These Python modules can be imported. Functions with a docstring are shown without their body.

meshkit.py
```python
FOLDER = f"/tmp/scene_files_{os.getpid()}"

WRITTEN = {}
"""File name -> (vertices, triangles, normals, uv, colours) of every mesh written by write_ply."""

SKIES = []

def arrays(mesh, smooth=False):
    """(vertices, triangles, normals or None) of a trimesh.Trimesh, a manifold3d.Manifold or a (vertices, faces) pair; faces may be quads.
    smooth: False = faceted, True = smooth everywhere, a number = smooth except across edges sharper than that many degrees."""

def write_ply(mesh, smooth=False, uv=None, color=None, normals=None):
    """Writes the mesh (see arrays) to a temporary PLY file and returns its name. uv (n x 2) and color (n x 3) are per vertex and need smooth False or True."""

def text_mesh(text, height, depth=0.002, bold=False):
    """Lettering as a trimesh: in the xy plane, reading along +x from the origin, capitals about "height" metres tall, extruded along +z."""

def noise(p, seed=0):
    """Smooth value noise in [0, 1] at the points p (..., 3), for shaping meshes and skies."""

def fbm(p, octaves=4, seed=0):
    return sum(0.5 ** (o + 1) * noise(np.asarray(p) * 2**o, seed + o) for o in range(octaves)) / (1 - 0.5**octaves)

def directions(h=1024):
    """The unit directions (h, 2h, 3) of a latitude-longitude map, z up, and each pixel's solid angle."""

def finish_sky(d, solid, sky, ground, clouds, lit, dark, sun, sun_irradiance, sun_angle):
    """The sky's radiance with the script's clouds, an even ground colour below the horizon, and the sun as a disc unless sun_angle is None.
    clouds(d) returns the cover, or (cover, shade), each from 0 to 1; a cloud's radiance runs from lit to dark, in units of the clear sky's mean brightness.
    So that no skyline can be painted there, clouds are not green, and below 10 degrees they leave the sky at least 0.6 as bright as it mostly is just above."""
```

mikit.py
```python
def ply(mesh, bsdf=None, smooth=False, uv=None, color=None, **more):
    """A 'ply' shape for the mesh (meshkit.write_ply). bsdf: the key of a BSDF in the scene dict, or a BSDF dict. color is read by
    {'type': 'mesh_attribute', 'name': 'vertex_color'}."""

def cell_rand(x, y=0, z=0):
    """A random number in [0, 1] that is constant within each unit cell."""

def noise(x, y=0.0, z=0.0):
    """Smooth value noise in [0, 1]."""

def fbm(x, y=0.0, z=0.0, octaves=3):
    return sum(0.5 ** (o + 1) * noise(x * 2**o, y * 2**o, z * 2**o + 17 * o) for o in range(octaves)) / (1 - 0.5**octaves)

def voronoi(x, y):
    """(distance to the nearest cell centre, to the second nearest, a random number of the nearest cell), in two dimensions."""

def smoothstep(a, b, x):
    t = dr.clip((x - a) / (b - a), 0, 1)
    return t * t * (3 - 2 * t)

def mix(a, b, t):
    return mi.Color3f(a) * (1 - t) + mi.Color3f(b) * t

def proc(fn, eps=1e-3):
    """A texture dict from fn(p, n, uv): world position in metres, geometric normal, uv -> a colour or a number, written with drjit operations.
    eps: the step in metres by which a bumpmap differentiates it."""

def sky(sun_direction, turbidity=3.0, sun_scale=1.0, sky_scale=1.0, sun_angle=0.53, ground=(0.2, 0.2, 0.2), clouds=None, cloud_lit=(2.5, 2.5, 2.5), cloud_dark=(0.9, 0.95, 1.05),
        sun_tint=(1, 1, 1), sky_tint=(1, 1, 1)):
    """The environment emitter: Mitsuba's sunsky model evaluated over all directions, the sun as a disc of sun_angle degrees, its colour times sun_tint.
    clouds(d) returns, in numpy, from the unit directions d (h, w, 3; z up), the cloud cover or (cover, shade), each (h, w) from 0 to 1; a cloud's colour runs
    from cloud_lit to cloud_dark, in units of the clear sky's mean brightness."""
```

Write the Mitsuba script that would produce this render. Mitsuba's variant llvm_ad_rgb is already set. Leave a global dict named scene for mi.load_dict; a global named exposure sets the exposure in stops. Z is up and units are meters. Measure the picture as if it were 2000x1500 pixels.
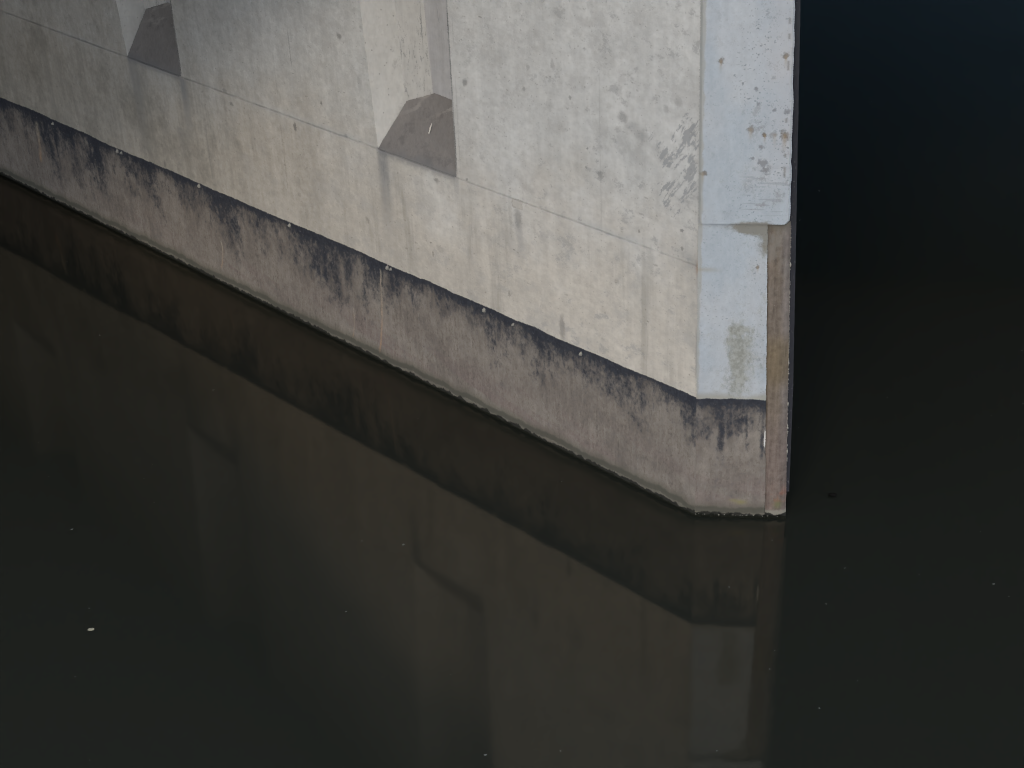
import math
import numpy as np
import drjit as dr
import trimesh
import mitsuba as mi
import mikit
import meshkit
from mikit import noise, fbm, voronoi, cell_rand, smoothstep, mix

T = mi.ScalarTransform4f
scene, labels = {}, {}

# ------------------------------------------------------------------ camera, sky, exposure
# world: origin = front corner of the pier at water level, x along the long face (pier runs to -x), y into the pier, z up
CAM = np.array([4.5113, -5.6070, 5.0])
FWD = np.array([-0.62658, 0.59699, -0.50099])
UP = np.array([-0.33073, 0.37840, 0.86454])
scene['camera'] = {'type': 'perspective', 'fov': 35.139, 'fov_axis': 'x', 'near_clip': 0.05, 'far_clip': 3000.0,
                   'to_world': T().look_at(origin=CAM.tolist(), target=(CAM + FWD).tolist(), up=UP.tolist())}
scene['daylight'] = mikit.sky([0.35, -0.75, 0.62], turbidity=3, sun_scale=0.12, sun_angle=14, clouds=lambda d: 1.0,
                              cloud_lit=(2.30, 2.46, 2.66), ground=(0.03, 0.03, 0.03))
exposure = 2.9

rng = np.random.default_rng(7)


# ------------------------------------------------------------------ mesh helpers
def quad_strip(A, B):
    """faces between two polylines of equal length"""
    A, B = np.asarray(A, float), np.asarray(B, float)
    n = len(A)
    v = np.vstack([A, B])
    f = [[i, i + 1, n + i + 1, n + i] for i in range(n - 1)]
    return v, np.array(f)


def join(parts):
    vs, fs, at = [], [], 0
    for v, f in parts:
        v, f = np.asarray(v, float), np.asarray(f, int)
        if f.shape[1] == 4:
            f = np.vstack([f[:, [0, 1, 2]], f[:, [0, 2, 3]]])
        vs.append(v)
        fs.append(f + at)
        at += len(v)
    return np.vstack(vs), np.vstack(fs)


def face_out(part, direction):
    """orients every triangle of the part so that it looks along the direction"""
    v, f = join([part])
    n = np.cross(v[f[:, 1]] - v[f[:, 0]], v[f[:, 2]] - v[f[:, 0]])
    bad = n @ np.asarray(direction, float) < 0
    f[bad] = f[bad][:, ::-1]
    return v, f


def add(key, mesh, bsdf, smooth=False, **lab):
    scene[key] = mikit.ply(mesh, bsdf, smooth=smooth)
    if lab:
        labels[key] = lab


def nxt(name):
    if name not in scene:
        return name
    k = 1
    while f'{name}_{k:03d}' in scene:
        k += 1
    return f'{name}_{k:03d}'


# ------------------------------------------------------------------ materials
def gauss(x, z, cx, cz, rx, rz):
    return dr.exp(-(dr.square((x - cx) / rx) + dr.square((z - cz) / rz)))


def hash2(ix, iy, seed):
    x = mi.UInt32(mi.Int32(ix) + 1000000)
    y = mi.UInt32(mi.Int32(iy) + 1000000)
    h = x * 374761393 + y * 668265263 + mi.UInt32((seed * 2147483647) & 0xFFFFFFFF)
    h = (h ^ (h >> 13)) * 1274126177
    h = (h ^ (h >> 15)) * 2246822519
    return mi.Float((h ^ (h >> 16)) & 0xFFFFFF) / 16777215.0


def noise2(x, y, seed=0):
    """smooth value noise in the plane, cheaper than mikit.noise"""
    x, y = mi.Float(x), mi.Float(y)
    ix, iy = dr.floor(x), dr.floor(y)
    tx, ty = x - ix, y - iy
    tx, ty = tx * tx * (3 - 2 * tx), ty * ty * (3 - 2 * ty)
    return dr.lerp(dr.lerp(hash2(ix, iy, seed), hash2(ix + 1, iy, seed), tx), dr.lerp(hash2(ix, iy + 1, seed), hash2(ix + 1, iy + 1, seed), tx), ty)


def rough(x, y, seed=0, octaves=5, gain=0.68):
    """rough fractal noise centred on 0, about -1 to 1; each octave is turned so that no grid shows"""
    out, a, tot = mi.Float(0), 1.0, 0.0
    for o in range(octaves):
        out = out + a * (noise2(x, y, seed + o * 7) - 0.5)
        tot += a * a
        x, y = 1.62 * x + 1.21 * y + 3.1, -1.21 * x + 1.62 * y - 1.7
        a *= gain
    return out * (2.2 / math.sqrt(tot))


def streaky(x, y, seed=0, octaves=4, gain=0.7):
    """the same without the turning: keeps a direction"""
    out, a, tot = mi.Float(0), 1.0, 0.0
    for o in range(octaves):
        out = out + a * (noise2(x, y, seed + o * 5) - 0.5)
        tot += a * a
        x, y = 2.07 * x + 0.37, 2.03 * y + 0.71
        a *= gain
    return out * (2.2 / math.sqrt(tot))


BLOBS = [(-2.6875, 2.1066, 0.0184, 0.0187, 0.55), (-1.6362, 2.0616, 0.0159, 0.0175, 0.55), (-1.1881, 2.1286, 0.0112, 0.0084, 0.4), (-0.86, 2.1597, 0.0071, 0.0136, 0.5),
         (-0.5022, 2.1369, 0.0302, 0.0239, 0.5), (-0.9759, 2.306, 0.0143, 0.0243, 0.35), (-1.1522, 2.2545, 0.011, 0.0165, 0.3), (-0.6572, 1.7929, 0.0175, 0.0196, 0.45),
         (-0.2279, 2.2414, 0.016, 0.0205, 0.3), (-0.1497, 2.2981, 0.022, 0.0278, 0.25), (-3.2075, 1.4268, 0.0152, 0.0244, 0.7), (-2.9186, 1.6437, 0.0097, 0.0134, 0.6),
         (-2.7108, 1.4903, 0.0143, 0.0101, 0.5), (-1.9191, 1.4224, 0.0215, 0.0128, 0.5), (-1.6645, 1.4946, 0.0083, 0.0063, 0.6), (-0.7428, 1.9121, 0.0071, 0.0056, 0.6),
         (-0.3961, 1.5577, 0.0085, 0.0071, 0.6), (-0.1168, 1.6464, 0.0081, 0.0068, 0.6), (-0.1151, 1.5472, 0.0082, 0.0069, 0.5), (-0.3893, 2.0718, 0.0397, 0.0265, 0.3),
         (-0.439, 2.1046, 0.0466, 0.0265, 0.25), (-1.2653, 1.3811, 0.0275, 0.0493, 0.5), (-0.9545, 0.8123, 0.0194, 0.0709, 0.45),
         (-2.4788, 2.2022, 0.0133, 0.0091, 0.3), (-3.9262, 1.4948, 0.0221, 0.0109, 0.4), (-3.8643, 1.4228, 0.0165, 0.0109, 0.5), (-4.7814, 0.7689, 0.0127, 0.0206, 0.5),
         (-3.2398, 0.9663, 0.0157, 0.0184, 0.3), (-2.5748, 0.9836, 0.0192, 0.0141, 0.35), (-1.9245, 0.9883, 0.0264, 0.0203, 0.25), (-1.9909, 0.9382, 0.0089, 0.0136, 0.5),
         (-1.361, 0.882, 0.0123, 0.0197, 0.4), (-0.5479, 1.2264, 0.0143, 0.0149, 0.3)]
# runs of grime: x, top, bottom, half width, strength
RUNS = [(-2.385, 1.4992, 0.7556, 0.050, 0.62), (-1.7439, 1.4885, 1.3207, 0.0209, 0.35), (-4.9906, 1.4801, 0.675, 0.060, 0.45), (-4.3991, 1.4756, 0.95, 0.045, 0.5),
        (-1.2678, 1.3347, 0.9608, 0.0276, 0.25), (-2.5379, 1.897, 1.742, 0.0136, 0.2), (-1.2529, 1.0132, 0.8377, 0.048, 0.12), (-4.4948, 1.1044, 0.8067, 0.0723, 0.2),
        (-3.7759, 1.1047, 0.7437, 0.0775, 0.15), (-3.0233, 1.1976, 0.8526, 0.0603, 0.12), (-2.0258, 1.3046, 0.9803, 0.0701, 0.1)]
FORM_LINES = [(-3.175, 1.75, 2.1, 0.35), (-3.355, 0.9, 1.9, 0.22), (-4.201, 0.75, 1.25, 0.22), (-1.71, 1.5, 4.0, 0.16), (-0.655, 1.4, 2.4, 0.12), (-5.9, 0.8, 1.6, 0.18), (-2.20, 1.55, 2.6, 0.12)]
# scraped patches near the corner
SCRAPES = [(-0.0842, 2.1349, 0.13, 0.11, 1.0), (-0.1934, 2.0158, 0.12, 0.08, 0.92), (-0.0654, 1.9835, 0.07, 0.13, 1.0), (-0.1653, 1.8448, 0.12, 0.06, 0.9),
           (-0.223, 1.7663, 0.0985, 0.05, 0.7), (-0.4576, 1.6299, 0.14, 0.03, 0.5), (-0.1244, 1.7127, 0.0973, 0.038, 0.5), (-0.30, 2.06, 0.14, 0.12, 0.45), (-0.62, 1.86, 0.15, 0.03, 0.5)]
SMEARS = [(-0.03, 1.2682, 0.05, 0.28, 0.22), (-0.0882, 1.5025, 0.098, 0.06, 0.28), (-0.40, 1.20, 0.20, 0.10, 0.12), (-0.35, 1.85, 0.30, 0.14, 0.12), (-0.75, 1.80, 0.22, 0.06, 0.16), (-0.52, 2.0, 0.16, 0.09, 0.16),
          (-1.05, 1.90, 0.10, 0.18, 0.10), (-0.30, 1.05, 0.22, 0.06, 0.10), (-0.95, 1.30, 0.16, 0.06, 0.10)]
JOINT = 1.4850
TIDE = 0.735


def tide_zone(u, z, c_above, extra=0.0):
    """algae band below the tide line and the strips at the water's edge; u runs along the face"""
    zt = TIDE + 0.016 * (noise(u * 1.7, 3.3) - 0.5) + 0.009 * (noise(u * 6.0, 9.1) - 0.5) + 0.003 * rough(u * 22, 0.5, 31, 3)
    d = zt - z
    g1 = rough(u * 95, z * 60, 3, 3)                 # grain of a few millimetres
    hair = streaky(u * 48, z * 4.5, 11, 4)           # vertical scrub marks
    cloud = rough(u * 5.5, z * 5.0, 17, 5)
    # bare, pinkish silt-stained concrete
    mid = mix((0.132, 0.118, 0.108), (0.176, 0.160, 0.146), smoothstep(-0.8, 0.8, cloud))
    mid = mix(mid, (0.140, 0.113, 0.110), 0.60 * smoothstep(0.42, 0.12, z) * smoothstep(-0.3, 0.7, streaky(u * 1.0 + 2.0, z * 8 + 1.6 * u, 41, 4)))
    mid = mid * (1.0 + 0.17 * g1 + 0.13 * hair)
    pale = smoothstep(0.75, 1.25, hair + 0.5 * g1) * smoothstep(0.02, 0.10, d)
    mid = mix(mid, (0.195, 0.180, 0.162), 0.40 * pale)
    # dark film: solid just under the line, then scrubbed away in a dry, vertical grain
    n1, n2 = noise(u * 1.3, 1.0), noise(u * 4.7, 6.0)
    inner = smoothstep(-1.0, -5.0, u)
    blot = rough(u * 4.4, z * 2.4, 23, 5, 0.75)
    reach = 0.30 + 0.12 * inner + 0.16 * (n2 - 0.4) + 0.10 * (n1 - 0.5)
    cover = dr.maximum(1.0 - d / reach, -1.0) + 0.55 * smoothstep(0.08, 0.0, d)
    cover = dr.maximum(cover + 0.46 * blot, extra * 1.1)
    speck = rough(u * 24, z * 15, 63, 4, 0.8)
    film = smoothstep(-0.15, 1.30, cover + (0.32 * g1 + 0.17 * hair + 0.26 * speck) * smoothstep(-0.45, 0.20, cover) + 0.02)
    film = dr.maximum(film, 0.92 * smoothstep(0.030, 0.014, d + 0.006 * g1))
    film = film * (1 - 0.5 * smoothstep(0.95, 1.35, rough(u * 40, z * 30, 29, 3)) * smoothstep(0.01, 0.05, d))
    dark = mix((0.0120, 0.0155, 0.0255), (0.022, 0.027, 0.039), smoothstep(-0.5, 1.0, g1))
    low = mix(mid, dark, film * 0.97)
    # water's edge: green-black strip, broken pale crust, wet black fringe
    e = z + 0.012 * rough(u * 8, 2.0, 37, 4)
    low = mix(low, (0.080, 0.078, 0.064), 0.70 * smoothstep(0.13, 0.06, e))
    low = mix(low, (0.040, 0.043, 0.035), 0.60 * smoothstep(0.080, 0.062, e) * smoothstep(0.028, 0.040, e))
    low = mix(low, (0.140, 0.137, 0.118), (0.05 + 0.24 * smoothstep(-0.2, 0.8, rough(u * 11, z * 20, 43, 4))) * smoothstep(0.040, 0.032, e) * smoothstep(0.016, 0.022, e))
    low = mix(low, (0.011, 0.012, 0.010), smoothstep(0.030, 0.022, z + 0.010 * rough(u * 30, 1.0, 47, 3)))
    return mix(c_above, low, smoothstep(-0.003, 0.003, d))


LIME = [(-2.498, 0.68, -2.575, 0.061, 0.007), (-4.209, 0.352, -4.26, 0.121, 0.006), (-2.802, 0.313, -2.834, 0.079, 0.004), (-6.55, 0.66, -6.60, 0.30, 0.02)]


def wall_base(u, z, w):
    cloud = rough(u * 2.2 + 1.1 * w, z * 2.5 + 0.7 * w, 1, 6)
    fine = rough(u * 34 + 20 * w, z * 30 + 16 * w, 2, 4)
    cool, warm = mi.Color3f(0.388, 0.399, 0.404), mi.Color3f(0.390, 0.370, 0.338)
    c = mix(cool, warm, smoothstep(2.05, 0.95, z + 0.22 * cloud) * 0.9)
    return c * (1.0 + 0.070 * cloud + 0.065 * fine), cloud, fine


def wall_colour(p, n, uv):
    u, z, w = p.x, p.z, p.y
    c, cloud, fine = wall_base(u, z, w)
    vert = streaky(u * 15, z * 0.8, 5, 5)
    brush = streaky(u * 22 + z * 15, z * 60 - u * 9, 6, 3)          # faint trowel marks
    mott = rough(u * 7.5, z * 7.5, 8, 6, 0.75)
    near = smoothstep(-2.6, -0.3, u)
    c = c * (1.0 + 0.050 * vert + 0.045 * brush)
    # soot-grey scuffs, denser towards the corner
    scuff = smoothstep(0.45, 1.35, rough(u * 9 - z * 3, z * 12 + u * 2, 13, 6, 0.78) + 0.25 * brush) * (0.35 + 0.55 * near)
    c = mix(c, (0.205, 0.213, 0.222), 0.60 * scuff)
    c = mix(c, (0.27, 0.272, 0.274), 0.30 * smoothstep(0.1, 1.0, mott))
    # greenish-brown grime further in, deepened and spread upward to imitate light falloff
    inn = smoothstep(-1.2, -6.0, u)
    grime_falloff = inn * (0.66 + 0.34 * smoothstep(-0.6, 0.7, rough(u * 2.3, z * 1.4, 19, 6))) * (0.65 + 0.35 * smoothstep(2.0, 1.1, z))
    c = mix(c, (0.130, 0.124, 0.108), 0.76 * grime_falloff)
    c = c * (1.0 + grime_falloff * (0.09 * fine + 0.12 * mott + 0.07 * vert))
    weep = smoothstep(0.2, 1.2, streaky(u * 6.0, z * 0.5, 21, 5)) * smoothstep(1.75, 1.15, z)
    c = mix(c, (0.19, 0.186, 0.172), 0.45 * weep)
    runs = mi.Float(0.0)
    for x, zt, zb, hw, s in RUNS:
        xx = (u - x + 0.03 * (noise(z * 5, x * 7) - 0.5)) / hw
        runs = dr.maximum(runs, s * dr.exp(-dr.square(xx) * dr.square(xx)) * smoothstep(zb, zt, z) * smoothstep(zt + 0.01, zt - 0.01, z))
    c = mix(c, (0.13, 0.14, 0.155), dr.clip(runs * (1.15 + 0.45 * vert + 0.25 * fine), 0, 1))
    for x, zb, zt, s in FORM_LINES:
        ln = dr.exp(-dr.square((u - x + 0.008 * (noise(z * 3, x) - 0.5)) / 0.004)) * smoothstep(zb, zb + 0.1, z) * smoothstep(zt, zt - 0.1, z)
        c = mix(c, (0.12, 0.125, 0.13), 1.4 * s * ln * smoothstep(0.2, 0.6, noise(z * 9, x)))
    # dark seam up the right-hand arris of each slot
    for x in (-1.746, -4.410, -7.058):
        seam = dr.exp(-dr.square((u - x - 0.0025) / 0.0055)) * smoothstep(JOINT, JOINT + 0.05, z) * (0.55 + 0.45 * smoothstep(-0.5, 0.5, rough(z * 6, x, 73, 4)))
        c = mix(c, (0.06, 0.063, 0.07), 0.85 * seam)
    # scraped patches: strokes running down to the left
    a, b = 0.80 * u - 0.60 * z, 0.60 * u + 0.80 * z
    region = mi.Float(0.0)
    for x, zz, rx, rz, s in SCRAPES:
        region = dr.maximum(region, s * gauss(u, z, x, zz, rx * 1.25, rz * 1.25))
    stroke = 0.66 * streaky(a * 55, b * 11, 51, 4, 0.85) + 0.46 * rough(u * 12, z * 12, 53, 5, 0.7)
    c = mix(c, (0.205, 0.216, 0.230), 0.80 * smoothstep(0.0, 0.50, region * 1.95 + 1.1 * stroke - 1.38))
    sm = mi.Float(0.0)
    for x, zz, rx, rz, s in SMEARS:
        sm = sm + s * gauss(u, z, x, zz, rx, rz)
    c = mix(c, (0.20, 0.21, 0.215), dr.clip(sm * (1.1 + 0.7 * mott + 0.4 * brush), 0, 0.8))
    blob = mi.Float(0.0)
    w1, w2 = 0.0055 * rough(u * 45, z * 45, 57, 3), 0.0055 * rough(u * 45, z * 45, 58, 3)
    for x, zz, rx, rz, s in BLOBS:
        blob = dr.maximum(blob, s * smoothstep(1.55, 0.55, dr.sqrt(dr.square((u - x + w1) / rx) + dr.square((z - zz + w2) / rz))))
    c = mix(c, (0.075, 0.075, 0.078), blob * 0.9)
    # small pits and stains, uneven in size and strength
    for fq, thr, sz, k in ((7.5, 0.84, 0.055, 0.45), (15.0, 0.76, 0.080, 0.32), (31.0, 0.78, 0.13, 0.28)):
        d1, d2, r = voronoi(u * fq + 0.25 * rough(u * 30, z * 30, 61, 2), z * fq)
        c = mix(c, (0.085, 0.082, 0.080), k * smoothstep(sz * (0.4 + 5 * (r - thr)), 0.3 * sz, d1) * smoothstep(thr, thr + 0.02, r))
    # small broken-out patch on the joint with a grey run below it
    chip = smoothstep(0.045, 0.038, dr.abs(u + 1.268 + 0.006 * fine)) * smoothstep(0.030, 0.024, dr.abs(z - 1.462 + 0.006 * brush))
    rim = chip * (1 - smoothstep(0.036, 0.028, dr.abs(u + 1.268 + 0.006 * fine)) * smoothstep(0.022, 0.015, dr.abs(z - 1.462 + 0.006 * brush)))
    c = mix(c, (0.31, 0.295, 0.27), 0.55 * chip)
    c = mix(c, (0.15, 0.14, 0.13), 0.35 * rim * smoothstep(-0.3, 0.5, fine))
    # lift joint: a wandering hairline with a bluish bloom round it
    jz = JOINT + 0.010 * (noise(u * 6, 4.0) - 0.5) + 0.0022 * rough(u * 24, 2.0, 67, 3)
    on = 0.10 + 0.75 * smoothstep(-1.05, -0.55, u) + 0.75 * dr.exp(-dr.square((u + 3.05) / 0.75)) + 0.5 * dr.exp(-dr.square((u + 5.5) / 0.5))
    on = on * smoothstep(0.15, 0.55, noise(u * 3.1, 11.0))
    c = mix(c, (0.29, 0.315, 0.335), 0.42 * dr.exp(-dr.square((z - jz - 0.006) / 0.022)) * on)
    c = mix(c, (0.11, 0.125, 0.14), 0.36 * dr.exp(-dr.square((z - jz) / 0.0046)) * on * smoothstep(-0.6, 0.6, rough(u * 13, 3.0, 71, 4)))
    # dark seepage under the sills of the slots
    for x0, x1 in ((-2.415, -1.75), (-5.06, -4.42)):
        c = mix(c, (0.13, 0.135, 0.145), 0.70 * smoothstep(x0, x0 + 0.02, u) * smoothstep(x1, x1 - 0.02, u) * smoothstep(JOINT - 0.055 - 0.025 * fine, JOINT + 0.004, z))
    # cool, rubbed strip up against the corner
    c = mix(c, (0.21, 0.22, 0.228), 0.60 * smoothstep(-0.030 + 0.012 * noise(z * 20, 1.0), -0.012, u + 0.006 * fine) * smoothstep(0.80, 0.9, z) * smoothstep(0.3, 0.6, noise(z * 5, 2.0)))
    c = mix(c, (0.20, 0.10, 0.05), 0.6 * gauss(u, z, -0.012, 1.475, 0.014, 0.035))
    c = tide_zone(u, z, c)
    for x0, z0, x1, z1, wd in LIME:
        k = dr.clip((z0 - z) / (z0 - z1), 0, 1)
        x = x0 + (x1 - x0) * k * k + 0.012 * (noise(z * 14, x0) - 0.5)
        inside = smoothstep(z0 + 0.01, z0 - 0.02, z) * smoothstep(z1 - 0.01, z1 + 0.03, z)
        c = mix(c, mix((0.28, 0.26, 0.215), (0.25, 0.155, 0.10), k), dr.clip(0.62 + 0.3 * fine, 0, 1) * inside * dr.exp(-dr.square((u - x) / wd)))
    return c


def recess_colour(p, n, uv):
    u, z, w = p.x, p.z, p.y
    a = u * 0.6 + w
    c, cloud, fine = wall_base(a * 1.7, z + 0.4, mi.Float(0.0))
    c = mix(c, (0.415, 0.412, 0.395), 0.6) * (1.0 + 0.04 * cloud + 0.03 * fine)
    c = mix(c, (0.27, 0.27, 0.268), 0.5 * smoothstep(0.5, 1.3, rough(a * 11, z * 9, 81, 6, 0.75)))
    d1, d2, r = voronoi(a * 26, z * 22)
    return mix(c, (0.17, 0.17, 0.17), 0.6 * smoothstep(0.15, 0.05, d1) * smoothstep(0.86, 0.88, r))


def shutter_colour(p, n, uv):
    """board-marked, pitted concrete at the back of the slots"""
    u, z, w = p.x, p.z, p.y
    a = u + 0.3 * w
    streak = streaky(a * 46, z * 3.0, 91, 4, 0.75)
    c = mi.Color3f(0.372, 0.376, 0.372) * (1.0 + 0.05 * streak + 0.05 * rough(a * 30, z * 30, 93, 4))
    run = a * 12.5 + 0.10 * rough(z * 3.5, 0.3, 95, 3)
    k = dr.floor(run)
    board = dr.exp(-dr.square((run - k - 0.5) / 0.045)) * smoothstep(-0.1, 0.7, rough(z * 5, k * 3.7, 97, 4))
    c = mix(c, (0.13, 0.14, 0.15), 0.75 * board)
    pit = smoothstep(0.42, 0.95, streaky(a * 120, z * 34, 99, 3, 0.75)) * smoothstep(-0.9, 0.3, rough(a * 9, z * 2.2, 101, 3))
    return mix(c, (0.14, 0.147, 0.155), 0.60 * pit)


def slot_back_colour(p, n, uv):
    """greyer, smoother face at the back of the slots"""
    u, z = p.x, p.z
    c = mi.Color3f(0.315, 0.322, 0.338) * (1.0 + 0.07 * streaky(u * 40, z * 3.0, 161, 4, 0.75) + 0.06 * rough(u * 30, z * 30, 163, 4))
    dash = smoothstep(0.55, 1.1, streaky(u * 80, z * 18, 165, 3, 0.7)) * smoothstep(-0.2, 0.8, rough(u * 8, z * 2.0, 167, 3))
    return mix(c, (0.13, 0.14, 0.155), 0.6 * dash)


def sill_colour(p, n, uv):
    u, w = p.x, p.z * 0.86 + p.y * 0.5
    h = p.z - JOINT
    c = mi.Color3f(0.147, 0.141, 0.141) * (1.0 + 0.07 * rough(u * 5, w * 5, 111, 6) + 0.07 * streaky(u * 60 + w * 44, w * 34 - u * 26, 113, 3))
    # paler dried silt along the back edges, in wisps, and small chips
    wisp = smoothstep(0.56, 0.72, fbm(u * 7 + w * 5, w * 30 - u * 14, 3.0, 3)) * smoothstep(0.16, 0.30, h)
    c = mix(c, (0.27, 0.26, 0.25), 0.45 * wisp)
    c = mix(c, (0.080, 0.079, 0.083), 0.45 * smoothstep(0.4, 1.2, rough(u * 9, w * 9, 117, 5)))
    return mix(c, (0.115, 0.12, 0.13), 0.6 * smoothstep(0.05, 0.0, h + 0.03 * (noise(u * 14, 2.0) - 0.5)))


EX, EY = math.cos(math.radians(38.8)), math.sin(math.radians(38.8))
NOSE_RUST = [(0.076, 2.537, 0.013, 0.9), (0.369, 2.558, 0.014, 0.9), (0.381, 2.178, 0.022, 1.0), (0.335, 2.18, 0.02, 0.5), (0.222, 2.208, 0.017, 0.8), (0.289, 2.177, 0.011, 1.0), (0.005, 1.983, 0.014, 1.0), (0.281, 1.487, 0.009, 0.9)]
NOSE_GREY = [(0.25, 2.333, 0.010), (0.388, 2.293, 0.014), (0.236, 2.062, 0.010), (0.243, 2.407, 0.008), (0.177, 2.432, 0.007), (0.275, 2.119, 0.014), (0.287, 2.034, 0.020), (0.30, 2.00, 0.016), (0.14, 2.47, 0.006), (0.33, 2.30, 0.008)]


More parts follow.
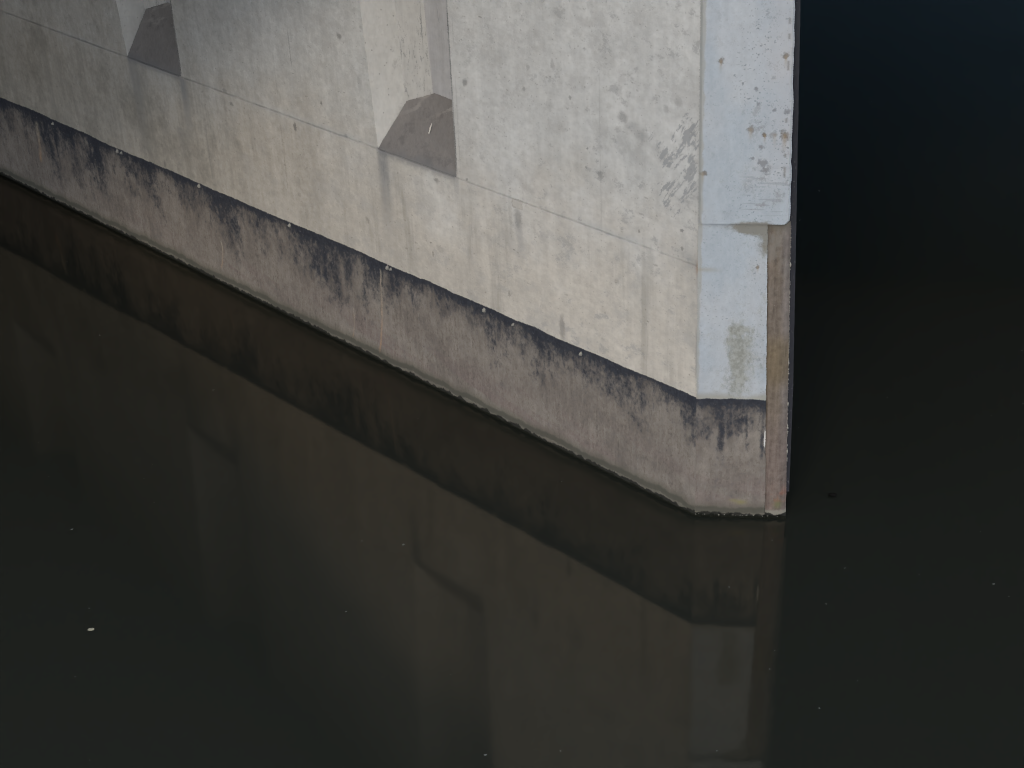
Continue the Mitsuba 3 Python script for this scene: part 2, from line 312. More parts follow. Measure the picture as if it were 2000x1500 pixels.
def nose_colour(p, n, uv):
    s, z = p.x * EX + p.y * EY, p.z
    tex = fbm(s * 6, z * 4, 2.0, 4)
    grain = noise(s * 150, z * 150)
    g1 = rough(s * 60, z * 50, 121, 4)
    c = mix((0.284, 0.325, 0.372), (0.318, 0.348, 0.385), smoothstep(0.3, 0.7, tex))
    c = c * (1.0 + 0.045 * g1 + 0.03 * streaky(s * 30, z * 5, 123, 4))
    # greyer, dirtier towards the outer edge in the upper part
    edge = smoothstep(0.20, 0.40, s) * smoothstep(1.7, 2.3, z)
    c = mix(c, (0.32, 0.325, 0.35), 0.55 * edge * (0.4 + 1.0 * tex))
    where = (0.25 + 0.75 * smoothstep(-0.4, 0.7, rough(s * 5 + 2, z * 3.2, 125, 4))) * (0.5 + 0.5 * smoothstep(0.1, 0.25, s))
    for fq, thr, sz, k in ((13, 0.60, 0.075, 0.75), (27, 0.52, 0.12, 0.70), (58, 0.52, 0.20, 0.60)):
        d1, d2, r = voronoi(s * fq + 0.3 * rough(s * 50, z * 50, 127, 2), z * fq * 0.9)
        c = mix(c, (0.085, 0.088, 0.095), k * where * smoothstep(sz * (0.5 + 2.2 * (r - thr)), 0.35 * sz, d1) * smoothstep(thr, thr + 0.02, r))
    c = mix(c, (0.19, 0.195, 0.205), 0.60 * smoothstep(0.55, 1.35, rough(s * 16, z * 13, 129, 6, 0.8)) * (0.4 + 0.6 * smoothstep(0.1, 0.3, s)))
    # scuffs: short horizontal scratches low on the upper block
    c = mix(c, (0.20, 0.21, 0.23), 0.5 * smoothstep(0.66, 0.80, noise(s * 14, z * 95, 4.0)) * smoothstep(0.16, 0.24, s) * smoothstep(2.05, 1.95, z) * smoothstep(1.72, 1.80, z))
    for x, zz, r in NOSE_GREY:
        c = mix(c, (0.13, 0.135, 0.15), 0.7 * smoothstep(1.5, 0.5, dr.sqrt(dr.square(s - x) + dr.square(z - zz)) / r + 0.6 * g1))
    for x, zz, r, k in NOSE_RUST:
        q = smoothstep(1.4, 0.4, dr.sqrt(dr.square((s - x) / r) + dr.square((z - zz) / r)) + 0.6 * g1)
        drip = dr.exp(-dr.square((s - x) / (0.45 * r))) * smoothstep(zz - 5 * r, zz, z) * smoothstep(zz + 0.01, zz, z)
        c = mix(c, (0.100, 0.080, 0.058), k * 0.75 * q)
        c = mix(c, (0.22, 0.17, 0.11), k * 0.55 * drip)
    c = mix(c, (0.12, 0.11, 0.10), 0.6 * dr.exp(-dr.square((s - 0.385 + 0.012 * (z - 2.2)) / 0.006)) * smoothstep(0.50, 0.70, noise(z * 40, 5.0)) * smoothstep(1.8, 1.95, z))
    # moss: patch low in the middle, thinner above; brown bloom under the step
    m = 1.0 * gauss(s, z, 0.195, 1.06, 0.060, 0.13) + 1.05 * gauss(s, z, 0.21, 0.84, 0.085, 0.17) + 0.50 * gauss(s, z, 0.235, 1.50, 0.08, 0.15) + 0.35 * gauss(s, z, 0.315, 1.2, 0.03, 0.4) + 0.5 * gauss(s, z, 0.20, 1.14, 0.08, 0.02)
    mm = m + 0.42 * rough(s * 15, z * 10, 131, 6, 0.85)
    c = mix(c, mix((0.150, 0.153, 0.125), (0.225, 0.232, 0.212), smoothstep(-0.6, 0.8, g1)), 0.72 * smoothstep(0.30, 1.15, mm + 0.10 * g1))
    br = 1.9 * gauss(s, z, 0.25, 1.700, 0.10, 0.034) + 0.8 * gauss(s, z, 0.315, 1.62, 0.02, 0.1) + 0.5 * gauss(s, z, 0.26, 1.60, 0.05, 0.06)
    c = mix(c, (0.15, 0.145, 0.125), 0.85 * smoothstep(0.35, 0.95, br + 0.22 * rough(s * 24, z * 24, 133, 5, 0.75)))
    c = mix(c, (0.24, 0.235, 0.21), 0.6 * smoothstep(0.010, 0.0, s + 0.01 * (noise(z * 25, 3.0) - 0.5)))
    c = mix(c, (0.23, 0.215, 0.175), 0.5 * dr.exp(-dr.square((z - 1.462 - 0.01 * noise(s * 20, 1.0)) / 0.012)) * smoothstep(0.14, 0.02, s))
    c = mix(c, (0.22, 0.215, 0.185), 0.7 * smoothstep(TIDE + 0.045, TIDE + 0.005, z + 0.03 * (noise(s * 20, 4.0) - 0.5)))
    drip = mi.Float(0.0)
    for x, zb, wd, k in ((0.128, 0.34, 0.020, 1.0), (0.168, 0.40, 0.022, 0.8), (0.060, 0.44, 0.014, 0.75), (0.095, 0.50, 0.030, 0.7), (0.255, 0.43, 0.012, 0.7), (0.215, 0.47, 0.030, 0.75), (0.338, 0.33, 0.012, 0.7), (0.300, 0.55, 0.030, 0.7)):
        drip = dr.maximum(drip, k * dr.exp(-dr.square((s - x) / wd)) * smoothstep(zb - 0.02, zb + 0.14, z))
    c = tide_zone(s * 1.0 + 1.31, z, c, drip)
    c = mix(c, (0.20, 0.19, 0.06), 0.45 * gauss(s, z, 0.24, 0.10, 0.03, 0.015) + 0.3 * gauss(s, z, 0.20, 0.11, 0.02, 0.01))
    wire = gauss(s, z, 0.352, 0.50, 0.004, 0.05)
    return mix(c, (0.5, 0.5, 0.5), 0.9 * smoothstep(0.2, 0.5, wire))


def rust_colour(p, n, uv):
    s, z = p.x * EX + p.y * EY, p.z
    grain = noise(s * 150, z * 150)
    c = mix((0.138, 0.112, 0.090), (0.165, 0.140, 0.121), fbm(s * 9, z * 2.4, 1.0, 4))
    q = (s - 0.372 + 0.0306 * z) / 0.11
    c = mix(c, (0.168, 0.152, 0.150), 0.75 * smoothstep(0.50, 0.85, q + 0.06 * rough(s * 4, z * 9, 145, 4)))
    c = mix(c, (0.085, 0.070, 0.052), 0.55 * smoothstep(0.10, 0.0, q))
    c = mix(c, (0.158, 0.126, 0.118), 0.7 * smoothstep(0.75, 0.4, z))
    c = mix(c, (0.145, 0.112, 0.065), 0.6 * smoothstep(0.5, 0.7, noise(z * 2.1, 3.0)) * smoothstep(0.6, 0.8, z))
    c = c * (0.78 + 0.14 * streaky(s * 60, z * 4, 141, 4) + 0.14 * rough(s * 60, z * 50, 143, 4))
    c = mix(c, (0.17, 0.168, 0.160), 0.5 * smoothstep(-0.2, 1.0, rough(s * 14, z * 9, 147, 5)) * smoothstep(1.25, 1.55, z))
    c = mix(c, (0.10, 0.095, 0.08), 0.7 * smoothstep(1.66, 1.71, z))
    c = mix(c, (0.23, 0.075, 0.038), 0.5 * gauss(s, z, 0.44, 0.13, 0.05, 0.05) * smoothstep(0.35, 0.6, fbm(s * 30, z * 30, 1.0, 3)))
    c = mix(c, (0.10, 0.115, 0.06), 0.8 * gauss(s, z, 0.435, 0.085, 0.022, 0.026))
    c = mix(c, (0.19, 0.19, 0.165), 0.7 * smoothstep(0.055, 0.04, z))
    return mix(c, (0.015, 0.016, 0.014), smoothstep(0.028, 0.020, z + 0.02 * (noise(s * 38, 1.0) - 0.5)))


def rubber_colour(p, n, uv):
    q = noise(p.x * 170 + p.y * 90, p.z * 120, p.y * 60)
    c = mix((0.012, 0.0145, 0.022), (0.020, 0.0225, 0.031), fbm(p.x * 4, p.z * 6, p.y * 4, 3))
    return mix(c, (0.11, 0.115, 0.125), 0.6 * smoothstep(0.80, 0.92, q) * smoothstep(0.3, 0.7, noise(p.z * 5, 2.0)))


def bank_tint(p, n, uv):
    """dark blue of the added bank, chosen for its tint in the water"""
    a = p.x * EX + p.y * EY
    return mi.Color3f(0.068, 0.142, 0.245) * (1.0 + 0.05 * rough(a * 1.5, p.z * 5, 151, 5))


def relief(p, n, uv):
    return 0.0012 * fbm(p.x * 38, p.z * 38, p.y * 38, 3) + 0.0025 * noise(p.x * 7, p.z * 5, p.y * 7)


def ripple(p, n, uv):
    x, y = p.x, p.y
    calm = 0.15 + 0.85 * smoothstep(0.45, 0.72, fbm(x * 0.55 + 4, y * 0.55, 1.0, 2))
    return 0.0012 * noise2(x * 0.9, y * 1.1, 3) + 0.00060 * noise2(x * 5.0, y * 5.0, 5) * calm + 0.00018 * noise2(x * 19, y * 15, 7) * calm + 0.00004 * noise2(x * 47, y * 41, 9) * calm


def rough_bsdf(fn, rough=0.85, bump=True, eps=2e-3):
    b = {'type': 'principled', 'base_color': mikit.proc(fn), 'roughness': rough, 'specular': 0.35}
    if bump:
        b = {'type': 'bumpmap', 'arbitrary': mikit.proc(relief, eps=eps), 'scale': 1.0, 'bsdf': b}
    return {'type': 'twosided', 'bsdf': b}


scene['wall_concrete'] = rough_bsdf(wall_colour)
scene['recess_concrete'] = rough_bsdf(recess_colour)
scene['shutter_concrete'] = rough_bsdf(shutter_colour)
scene['slot_back'] = rough_bsdf(slot_back_colour)
scene['silted_sill'] = rough_bsdf(sill_colour)
scene['blue_paint'] = rough_bsdf(nose_colour, 0.6)
scene['rusty_steel'] = rough_bsdf(rust_colour, 0.6)
scene['black_rubber'] = rough_bsdf(rubber_colour, 0.5)
scene['soffit_concrete'] = {'type': 'diffuse', 'reflectance': {'type': 'rgb', 'value': [0.42, 0.47, 0.52]}}
scene['bank_tint_mat'] = {'type': 'diffuse', 'reflectance': mikit.proc(bank_tint)}
scene['algae'] = {'type': 'diffuse', 'reflectance': {'type': 'rgb', 'value': [0.010, 0.011, 0.009]}}
scene['lime_white'] = {'type': 'diffuse', 'reflectance': {'type': 'rgb', 'value': [0.24, 0.235, 0.22]}}
scene['speck_pale'] = {'type': 'twosided', 'bsdf': {'type': 'diffuse', 'reflectance': {'type': 'rgb', 'value': [0.10, 0.11, 0.108]}}}
scene['speck_tan'] = {'type': 'twosided', 'bsdf': {'type': 'diffuse', 'reflectance': {'type': 'rgb', 'value': [0.21, 0.205, 0.165]}}}
scene['clump_dark'] = {'type': 'twosided', 'bsdf': {'type': 'diffuse', 'reflectance': {'type': 'rgb', 'value': [0.006, 0.006, 0.006]}}}
scene['twig_pale'] = {'type': 'diffuse', 'reflectance': {'type': 'rgb', 'value': [0.62, 0.61, 0.58]}}
scene['water_surface'] = {'type': 'bumpmap', 'arbitrary': mikit.proc(ripple, eps=4e-3), 'scale': 1.0,
                          'bsdf': {'type': 'roughplastic', 'distribution': 'ggx', 'int_ior': 1.48, 'ext_ior': 1.0, 'nonlinear': False, 'specular_reflectance': {'type': 'rgb', 'value': [1.0, 0.85, 0.68]}, 'alpha': 0.0034, 'diffuse_reflectance': {'type': 'rgb', 'value': [0.0098, 0.0116, 0.0101]}}}

# ------------------------------------------------------------------ the setting
W = 900.0
add('water', (np.array([[-W, -W, 0], [W, -W, 0], [W, W, 0], [-W, W, 0]]), np.array([[0, 1, 2], [0, 2, 3]])), 'water_surface',
    label='still, almost black water round the foot of the pier', kind='structure')

# ------------------------------------------------------------------ the pier
# top of the pier rises from the inner end towards the nose
TOPX = np.array([-40.0, -10.5, -7.0, -3.95, 0.0, 1.0, 3.0])
TOPZ = np.array([2.35, 2.35, 3.10, 3.80, 4.70, 4.93, 5.20])
top = lambda x: float(np.interp(x, TOPX, TOPZ))
SET = 0.003            # the upper lift stands back by this much
SILL = JOINT
BOTTOM = -1.5

# plan of the slots: front left, back left, board-marked panel end, back, front right (x, y), and the lean of the left side per metre of height
SLOTS = [dict(fl=(-2.418, SET), a=(-2.310, 0.161), b=(-2.113, 0.207), c=(-1.862, 0.200), fr=(-1.748, SET), lean=0.060),
         dict(fl=(-5.050, SET), a=(-5.000, 0.178), b=(-4.783, 0.222), c=(-4.530, 0.208), fr=(-4.412, SET), lean=0.085),
         dict(fl=(-7.700, SET), a=(-7.650, 0.178), b=(-7.433, 0.222), c=(-7.180, 0.208), fr=(-7.060, SET), lean=0.085),
         dict(fl=(-10.35, SET), a=(-10.30, 0.178), b=(-10.08, 0.222), c=(-9.830, 0.208), fr=(-9.710, SET), lean=0.085)]
SLOPE = 1.7            # the sills fall steeply towards the water


def edge_line(x0, y, z0, z1, lean, jitter, n, zref=SILL):
    z = np.linspace(z0, z1, n)
    wob = (meshkit.noise(np.stack([z * 22, z * 0 + x0 * 3.1, z * 0], 1)) - 0.5) * 2 + 0.6 * (meshkit.noise(np.stack([z * 75, z * 0 + x0, z * 0 + 5], 1)) - 0.5)
    x = x0 - lean * (z - zref) + jitter * wob
    return np.stack([x, np.full(n, y), z], 1)


NE = 120
lines = []
for s in SLOTS:
    s['L'] = edge_line(*s['fl'], SILL, top(s['fl'][0]), s['lean'], 0.004, NE)
    s['R'] = edge_line(*s['fr'], SILL, top(s['fr'][0]), 0.0, 0.0022, NE)
    s['A'] = edge_line(*s['a'], SILL, top(s['fl'][0]), s['lean'] * 0.9, 0.0, NE)
    s['B'] = edge_line(*s['b'], SILL, top(s['fl'][0]), s['lean'] * 0.9, 0.0, NE)
    s['C'] = edge_line(*s['c'], SILL, top(s['fr'][0]), 0.0, 0.0, NE)

z_up = np.linspace(SILL, top(0), NE)
corner = np.stack([-0.004 - 0.0085 * (z_up - SILL) + 0.0015 * (rng.random(NE) - 0.5), np.full(NE, SET), z_up], 1)
far_l = edge_line(-40.0, SET, SILL, top(-40), 0, 0, NE)
upper = [quad_strip(SLOTS[0]['R'], corner)]
for a, b in zip(SLOTS[1:], SLOTS[:-1]):
    upper.append(quad_strip(a['R'], b['L']))
upper.append(quad_strip(far_l, SLOTS[-1]['L']))
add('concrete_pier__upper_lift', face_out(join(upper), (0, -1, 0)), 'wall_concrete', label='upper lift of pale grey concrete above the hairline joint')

xs = np.concatenate([[-40, -20, -12], np.linspace(-8, 0, 161)])
jt = 0.003 * (rng.random(len(xs)) - 0.5)
lo_t = np.stack([xs, np.zeros(len(xs)), np.full(len(xs), SILL - 0.003) + jt], 1)
lo_b = np.stack([xs, np.zeros(len(xs)), np.full(len(xs), BOTTOM)], 1)
lo_i = lo_t + [0, SET + 0.02, 0.003]
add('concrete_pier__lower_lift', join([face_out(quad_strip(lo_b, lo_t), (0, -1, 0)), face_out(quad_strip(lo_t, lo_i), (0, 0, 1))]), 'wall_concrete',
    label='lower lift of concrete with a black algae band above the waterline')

for s in SLOTS:
    k = nxt('concrete_pier__slot_wall')
    add(k, join([face_out(quad_strip(s['L'], s['A']), (1, 0, 0)), face_out(quad_strip(s['C'], s['R']), (-1, 0, 0))]), 'recess_concrete')
    add(k + '__board_marked_panel', face_out(quad_strip(s['A'], s['B']), (0.2, -1, 0)), 'shutter_concrete')
    add(k + '__back_panel', face_out(quad_strip(s['B'], s['C']), (0, -1, 0)), 'slot_back', label='greyer panel at the back of the slot')
    # steep silted sill: a slightly uneven sheet from the front edge up to the back
    fl, pa, pb, pc, fr = (np.array([q[0], q[1] if i in (1, 2, 3) else 0.001, SILL + 0.001 + (SLOPE * q[1] if i in (1, 2, 3) else 0.0)]) for i, q in enumerate((s['fl'], s['a'], s['b'], s['c'], s['fr'])))
    g = 48
    t = np.linspace(0, 1, g)
    lab_ = np.linalg.norm(pb - pa) / (np.linalg.norm(pb - pa) + np.linalg.norm(pc - pb))
    bk = np.where((t < lab_)[:, None], pa + (pb - pa) * (t / lab_)[:, None], pb + (pc - pb) * ((t - lab_) / (1 - lab_))[:, None])
    ft = fl + (fr - fl) * t[:, None]
    verts = (ft[None] + (bk - ft)[None] * t[:, None, None]).reshape(-1, 3)
    gi, gj = np.repeat(t, g), np.tile(t, g)
    inner = np.clip(np.minimum.reduce([gi, 1 - gi, gj, 1 - gj]) * 8, 0, 1)
    verts[:, 2] += 0.022 * (meshkit.fbm(verts * 9.0) - 0.5) * inner
    # a bead of silt left in the corner against the left side and the back
    verts[:, 1] -= 0.004 * np.clip(1 - np.minimum(gj, 1 - gi) / 0.05, 0, 1) * np.clip(gi * 6, 0, 1) * meshkit.noise(verts * 40.0)
    faces = np.array([[i * g + j, i * g + j + 1, (i + 1) * g + j + 1, (i + 1) * g + j] for i in range(g - 1) for j in range(g - 1)])
    add(k + '__sill', face_out((verts, faces), (0, -0.8, 0.5)), 'silted_sill', smooth=True, label='dark grey sloping sill at the foot of the slot')
labels['concrete_pier'] = dict(label='weathered pale concrete pier rising from dark water, with two slots and a black tide band', category='pier')

# --- nose: the skewed, blue-grey painted end
E3, N3 = np.array([EX, EY, 0]), np.array([EY, -EX, 0])
npt = lambda s, z, o=0.0: E3 * s + N3 * o + np.array([0, 0, z])
STEP = 1.722
TOPN = 4.72
sb = lambda z: 0.372 - 0.0306 * z          # left edge of the steel plate
se = lambda z: 0.4835 - 0.0305 * z         # outer edge of the nose
sc = lambda z: -0.0085 * max(z - 0.0, 0) + 0.002
zl = np.linspace(BOTTOM, STEP, 140)
rag = 0.0022 * (meshkit.noise(np.stack([zl * 40, zl * 0, zl * 0], 1)) - 0.5) * 2
left = np.array([npt(min(0.0, sc(z)), z, 0.0) for z in zl])
right = np.array([npt(sb(z) + r, z, 0.0) for z, r in zip(zl, rag)])
right_in = right - N3 * 0.016
add('concrete_pier__nose_face', join([face_out(quad_strip(left, right), N3), face_out(quad_strip(right, right_in), E3)]), 'blue_paint',
    label='lower part of the blue-grey painted nose with olive moss patch')
zu = np.linspace(STEP, TOPN, 160)
o = 0.014
rg = 0.0035 * (meshkit.noise(np.stack([zu * 26, zu * 0 + 3, zu * 0], 1)) - 0.5) * 2 + 0.002 * (meshkit.noise(np.stack([zu * 70, zu * 0 + 9, zu * 0], 1)) - 0.5)
ua = np.array([npt(sc(z), z, 0.0) for z in zu])
ub = np.array([npt(sc(z) + 0.012, z, o) for z in zu])
rnd = np.clip((zu - STEP) / 0.022, 0, 1) ** 0.5
uc = np.array([npt(0.470 - 0.0255 * z + r - 0.018 * (1 - k) - 0.010, z, o) for z, r, k in zip(zu, rg, rnd)])
ud = np.array([npt(0.470 - 0.0255 * z + r - 0.018 * (1 - k), z, o - 0.010) for z, r, k in zip(zu, rg, rnd)])
ue = ud - N3 * 0.03
under_f = np.array([npt(s, STEP, o) for s in np.linspace(0.0, 0.40, 30)])
under_b = under_f - N3 * (o + 0.04)
add('concrete_pier__nose_block', join([face_out(quad_strip(ua, ub), N3), face_out(quad_strip(ub, uc), N3), face_out(quad_strip(uc, ud), N3 + E3), face_out(quad_strip(ud, ue), E3),
                                       face_out(quad_strip(under_f, under_b), (0, 0, -1))]), 'blue_paint', label='upper blue-grey painted block of the nose, standing slightly proud')
# rusty steel edge plate, its outer edge rolled back
zp = np.linspace(BOTTOM, STEP, 140)
rings = []
for q, back in ((0.0, 0.010), (0.10, 0.008), (0.45, 0.008), (0.62, 0.0095), (0.78, 0.013), (0.90, 0.019), (1.0, 0.030)):
    rings.append(np.array([npt(sb(z) + (se(z) - sb(z)) * q + (0.0012 * (meshkit.noise(np.array([[z * 60, q * 3, 0.0]]))[0] - 0.5) if q == 1.0 else 0), z, -back) for z in zp]))
rings.append(rings[-1] - N3 * 0.03)
add('concrete_pier__edge_plate', join([face_out(quad_strip(a, b), N3 + 0.3 * E3) for a, b in zip(rings[:-1], rings[1:])]), 'rusty_steel', label='brown rusty steel plate on the lower outer edge')
# chipped white bead of mortar along the plate's outer edge
bead = []
for z in np.arange(0.35, 1.70, 0.012):
    if rng.random() < 0.45:
        continue
    r = 0.0014 + 0.0045 * rng.random() ** 6
    b = trimesh.creation.icosphere(subdivisions=1, radius=1.0)
    b.apply_scale([r, r, r + 0.011 * rng.random() ** 2])
    b.apply_translation(npt(se(z) + 0.001, z, -0.026))
    bead.append((b.vertices, b.faces))
add('concrete_pier__mortar_bead', join(bead), 'lime_white', label='broken white bead of mortar along the outer edge of the rusty plate')
labels['concrete_pier__mortar_bead']['kind'] = 'stuff'

# dark rubber strip on the end face, standing a little proud of the nose; it stops above the water
zr = np.linspace(0.150, TOPN, 200)
wid = lambda z: 0.0135 + 0.0105 * np.clip((z - 0.15) / 0.6, 0, 1)
r0 = np.array([npt(se(z) - 0.010, z, -0.036) for z in zr])
r1 = np.array([npt(se(z) + wid(z) + 0.002 + 0.0012 * (meshkit.noise(np.array([[z * 30, 0, 1.0]]))[0] - 0.5), z, -0.036) for z in zr])
r2 = r1 - N3 * 0.16
foot = (np.array([r0[0], r1[0], r2[0], r0[0] - N3 * 0.16]), np.array([[0, 1, 2, 3]]))
add('concrete_pier__rubber_strip', join([face_out(quad_strip(r0, r1), N3), face_out(quad_strip(r1, r2), E3), face_out(foot, (0, 0, -1))]), 'black_rubber',
    label='narrow black rubber strip down the far edge of the nose')

# end face, back and top, so that the pier is a solid body
b0 = npt(0.46, BOTTOM, -0.03)
back = [b0, b0 - N3 * 3.2, np.array([b0[0] - 2.9, 3.6, BOTTOM]), np.array([-40.0, 3.6, BOTTOM])]
zt = [TOPN, TOPN - 0.1, top(-3), top(-40)]
bk_b, bk_t = np.array(back), np.array([[p[0] - (0.09 if i == 0 else 0), p[1], z] for i, (p, z) in enumerate(zip(back, zt))])
add('concrete_pier__back_wall', face_out(quad_strip(bk_b, bk_t), (0.3, 1, 0)), 'recess_concrete')

# lime-crusted bolts in a row just under the tide line
bolt = trimesh.creation.revolve(np.array([[0.0, 0.016], [0.006, 0.0155], [0.0105, 0.012], [0.0125, 0.005], [0.015, 0.003], [0.0155, -0.004]]), sections=10)
bolt.apply_transform(trimesh.transformations.rotation_matrix(math.pi / 2, [1, 0, 0]))
bolt = face_out((bolt.vertices * np.array([0.75, 1.0, 1.25]), bolt.faces), (0, -1, 0.01))
bolt_shape = mikit.ply(bolt, 'lime_white', smooth=40)
for x, z, k in ((-6.28, 0.703, 0.9), (-5.394, 0.707, 1.1), (-5.34, 0.709, 0.8), (-4.382, 0.712, 1.15), (-3.382, 0.712, 1.0), (-2.422, 0.712, 1.1), (-2.389, 0.714, 0.7), (-1.575, 0.710, 1.0), (-1.338, 0.700, 0.6), (-0.815, 0.700, 0.9)):
    key = nxt('concrete_pier__bolt')
    scene[key] = {**bolt_shape, 'to_world': T().translate([x, 0.0, z]).scale([0.8 * k, 1.0, 0.8 * k])}

# wet algae fringe at the waterline
tufts = []
ico = trimesh.creation.icosphere(subdivisions=1, radius=1.0)
for x in np.arange(-8.5, 0.0, 0.015):
    r = 0.003 + 0.004 * rng.random() ** 2
    tufts.append((ico.vertices * [0.010 + 0.010 * rng.random(), r, 0.006 + 0.010 * rng.random() ** 2] + [x + 0.01 * rng.random(), 0.001, 0.003], ico.faces))
for s in np.arange(0.0, 0.475, 0.011):
    r = 0.003 + 0.006 * rng.random() ** 2
    tufts.append((ico.vertices * [0.010 + 0.006 * rng.random(), r, 0.007 + 0.017 * rng.random() ** 2] + npt(s, 0.004, 0.0), ico.faces))
add('concrete_pier__algae_fringe', join(tufts), 'algae', smooth=True, label='ragged black algae fringe along the waterline')
labels['concrete_pier__algae_fringe']['kind'] = 'stuff'

# ------------------------------------------------------------------ bridge deck resting on the pier (seen in the water's reflection)
# the deck runs along the direction of the nose face; its front edge crosses the pier 4 m behind the nose
DS = np.array([-60.0, -8.2, -5.45, -3.08, 0.0, 2.0, 8.0])
DZ = np.array([2.352, 2.352, 3.102, 3.802, 4.702, 4.95, 5.0])
front = np.array([-5.01, -4.40, 0.0])
front = front - E3 * (front @ E3)
soffit_f = front + DS[:, None] * E3 + np.stack([DZ * 0, DZ * 0, DZ], 1)
soffit_b = soffit_f - N3 * 32.0
up_f, up_b = soffit_f + [0, 0, 1.6], soffit_b + [0, 0, 1.6]
end = lambda i: (np.array([soffit_f[i], soffit_b[i], up_b[i], up_f[i]]), np.array([[0, 1, 2, 3]]))
add('bridge_deck', join([face_out(quad_strip(soffit_f, soffit_b), (0, 0, -1)), face_out(quad_strip(up_f, up_b), (0, 0, 1)), face_out(quad_strip(soffit_f, up_f), (0, -1, 0)),
                         face_out(quad_strip(soffit_b, up_b), (0, 1, 0)), face_out(end(0), (-1, 0, 0)), face_out(end(-1), (1, 0, 0))]), 'soffit_concrete',
    label='dark bridge deck over the pier, seen only as a dark reflection in the water', category='bridge deck')

# unseen bank added under the deck, coloured to tint the reflection blue
bt = np.stack([np.linspace(-60, 60, 121)] * 1, 1)
rows = []
for q, (off, z) in enumerate(((9.9, -1.2), (10.7, 0.3), (11.5, 1.9), (12.3, 3.5), (13.1, 5.1), (40.0, 6.0))):
    pr = front + bt * E3 - N3 * off + np.array([0, 0, z])
    pr = pr + 0.5 * (meshkit.noise(pr * 1.3 + q)[:, None] - 0.5) * np.array([0, 0.3, 0.5])
    rows.append(pr)
add('added_bank', join([face_out(quad_strip(a, b), N3 + [0, 0, 0.5]) for a, b in zip(rows[:-1], rows[1:])]), 'bank_tint_mat', smooth=True,
    label='unseen blue bank added beyond the pier to tint the water reflection', kind='structure')

# ------------------------------------------------------------------ small things
def flake(r, stretch=1.0, ang=0.0, seed=0):
    """a small curled flake: a lens with an uneven rim"""
    q = np.random.default_rng(seed)
    n = 9
    a = np.linspace(0, 2 * math.pi, n, endpoint=False)
    rr = r * (0.75 + 0.5 * q.random(n))
    x, y = rr * np.cos(a) * stretch, rr * np.sin(a)
    ca, sa = math.cos(ang), math.sin(ang)
    rim = np.stack([x * ca - y * sa, x * sa + y * ca, np.full(n, 0.001) + 0.25 * r * q.random(n)], 1)
    v = np.vstack([rim, [[0, 0, 0.002 + 0.3 * r]], [[0, 0, -0.001]]])
    f = [[i, (i + 1) % n, n] for i in range(n)] + [[(i + 1) % n, i, n + 1] for i in range(n)]
    return v, np.array(f)


SPECKS = [(-3.372, -1.997), (-2.999, -2.152), (-2.657, -1.676), (-2.562, -1.792), (-2.313, -1.894), (-2.433, -2.345), (-1.756, -2.663), (-1.342, -2.999), (-0.791, -3.263), (-0.975, -1.227),
          (-0.761, -1.8), (0.488, -2.04), (-3.091, -0.929), (-0.023, -1.774), (-1.164, -1.353), (-4.27, -1.003), (-4.2, -1.685), (-4.126, -1.673), (-1.871, -0.312), (-5.44, -0.537),
          (0.065, 1.72), (-0.211, 1.249), (-0.124, 1.096), (1.483, 0.531), (0.964, -0.155), (0.993, -0.611), (1.057, -0.735), (1.406, -0.529), (1.386, -0.8), (1.199, 0.878),
          (1.166, 0.353), (0.946, 0.522), (0.861, 0.148), (1.589, 0.492), (0.44, 0.098), (1.221, -1.33), (0.715, -1.796), (-0.763, -0.234), (0.525, -0.368), (0.632, 1.937),
          (0.698, 2.18), (-4.578, 7.626), (-3.512, 6.32), (-2.835, 5.818), (-2.529, 7.016), (-2.207, 6.534), (0.367, 2.743), (-1.845, 3.445), (-2.051, 3.972)]
BRIGHT = {(-2.433, -2.345): 1.5, (-0.975, -1.227): 1.7, (0.488, -2.04): 1.6, (-3.091, -0.929): 1.2, (-4.27, -1.003): 1.2, (-0.761, -1.8): 1.1, (1.483, 0.531): 1.4, (-3.512, 6.32): 1.5, (-1.845, 3.445): 1.4, (-2.051, 3.972): 2.0}
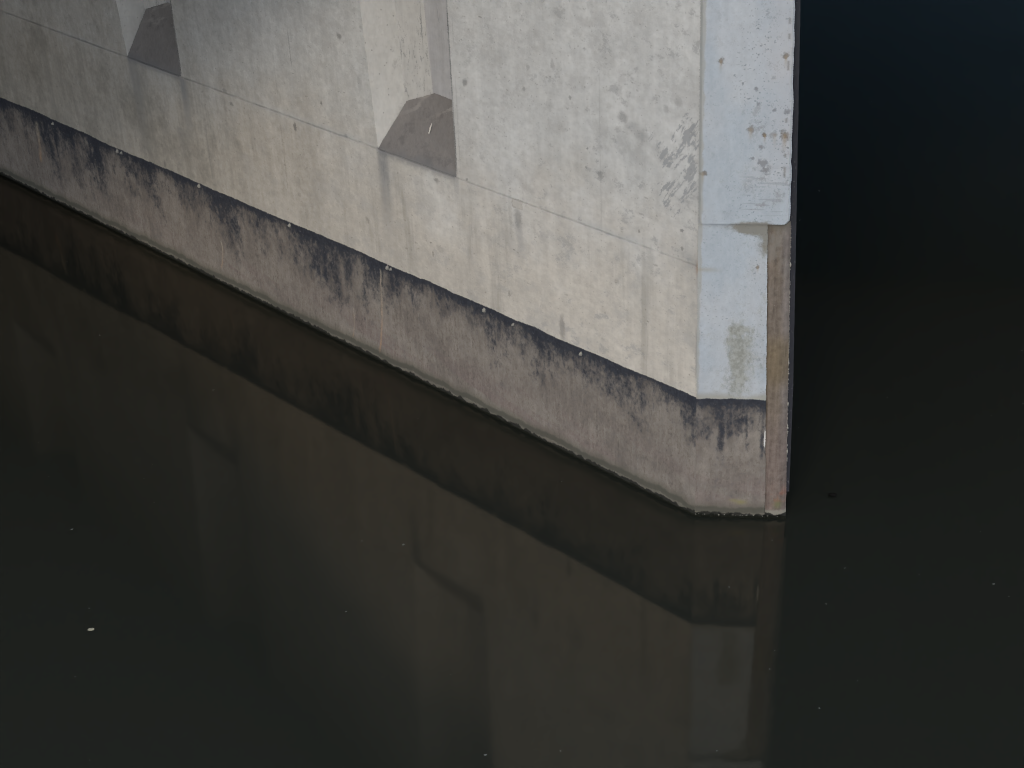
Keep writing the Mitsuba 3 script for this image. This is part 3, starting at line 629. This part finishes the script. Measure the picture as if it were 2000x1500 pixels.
for i, (x, y) in enumerate(SPECKS):
    key = 'floating_speck' if i == 0 else f'floating_speck_{i:03d}'
    k = BRIGHT.get((x, y), 0.62 + 0.3 * rng.random())
    v, f = flake(0.0036 * k, 1.3, rng.random() * 6, i)
    add(key, (v + [x, y, 0], f), 'speck_pale')
    if x * EX + y * EY > 0.48:
        labels[key] = dict(label='tiny pale speck floating on the open dark water right of the pier', category='speck', group='tiny pale specks on the water right of the pier')
    else:
        labels[key] = dict(label='tiny pale speck floating on the dark water in front of the long wall', category='speck', group='tiny pale specks on the water in front of the wall')
v, f = flake(0.0125, 1.35, 0.9, 99)
add('floating_flake', (v + [-1.597, -2.751, 0], f), 'speck_tan', label='largest pale cream flake floating on the water at lower left', category='flake')
v, f = flake(0.020, 1.1, 0.3, 77)
add('floating_clump', (v * [1.1, 1.1, 2.2] + [0.43, 0.645, 0.0], f), 'clump_dark', label='small dark round clump floating to the right of the nose', category='clump')
glints = []  # tiny white beads stand in for glints where the water meets the nose
ico0 = trimesh.creation.icosphere(subdivisions=1, radius=1.0)
for q in np.sort(rng.random(44)):
    r = 0.0012 + 0.0018 * rng.random() ** 2
    glints.append((ico0.vertices * r + npt(0.0 + 0.46 * q, 0.012 + 0.006 * rng.random(), 0.001), ico0.faces))
add('waterline_glints', join(glints), 'lime_white', smooth=True, label='thin broken line of white beads standing in for glints along the waterline of the nose', category='waterline_glints', kind='stuff')
pts = np.array([[-2.051, 0.121, 1.692], [-2.0515, 0.114, 1.680], [-2.050, 0.105, 1.666], [-2.0485, 0.097, 1.653], [-2.048, 0.090, 1.640]])
ring = []
for i, q in enumerate(pts):
    r = (0.0022, 0.0032, 0.0036, 0.0032, 0.0022)[i]
    q = q + np.array([0, -0.5, 0.29]) * 0.020
    ring.append([[q[0] + r * math.cos(a), q[1] - 0.86 * r * math.sin(a), q[2] + 0.5 * r * math.sin(a)] for a in np.linspace(0, 2 * math.pi, 7)])
add('twig', join([quad_strip(a, b) for a, b in zip(ring[:-1], ring[1:])]), 'twig_pale', smooth=True, label='thin pale twig lying on the dark sill of the nearer slot', category='twig')
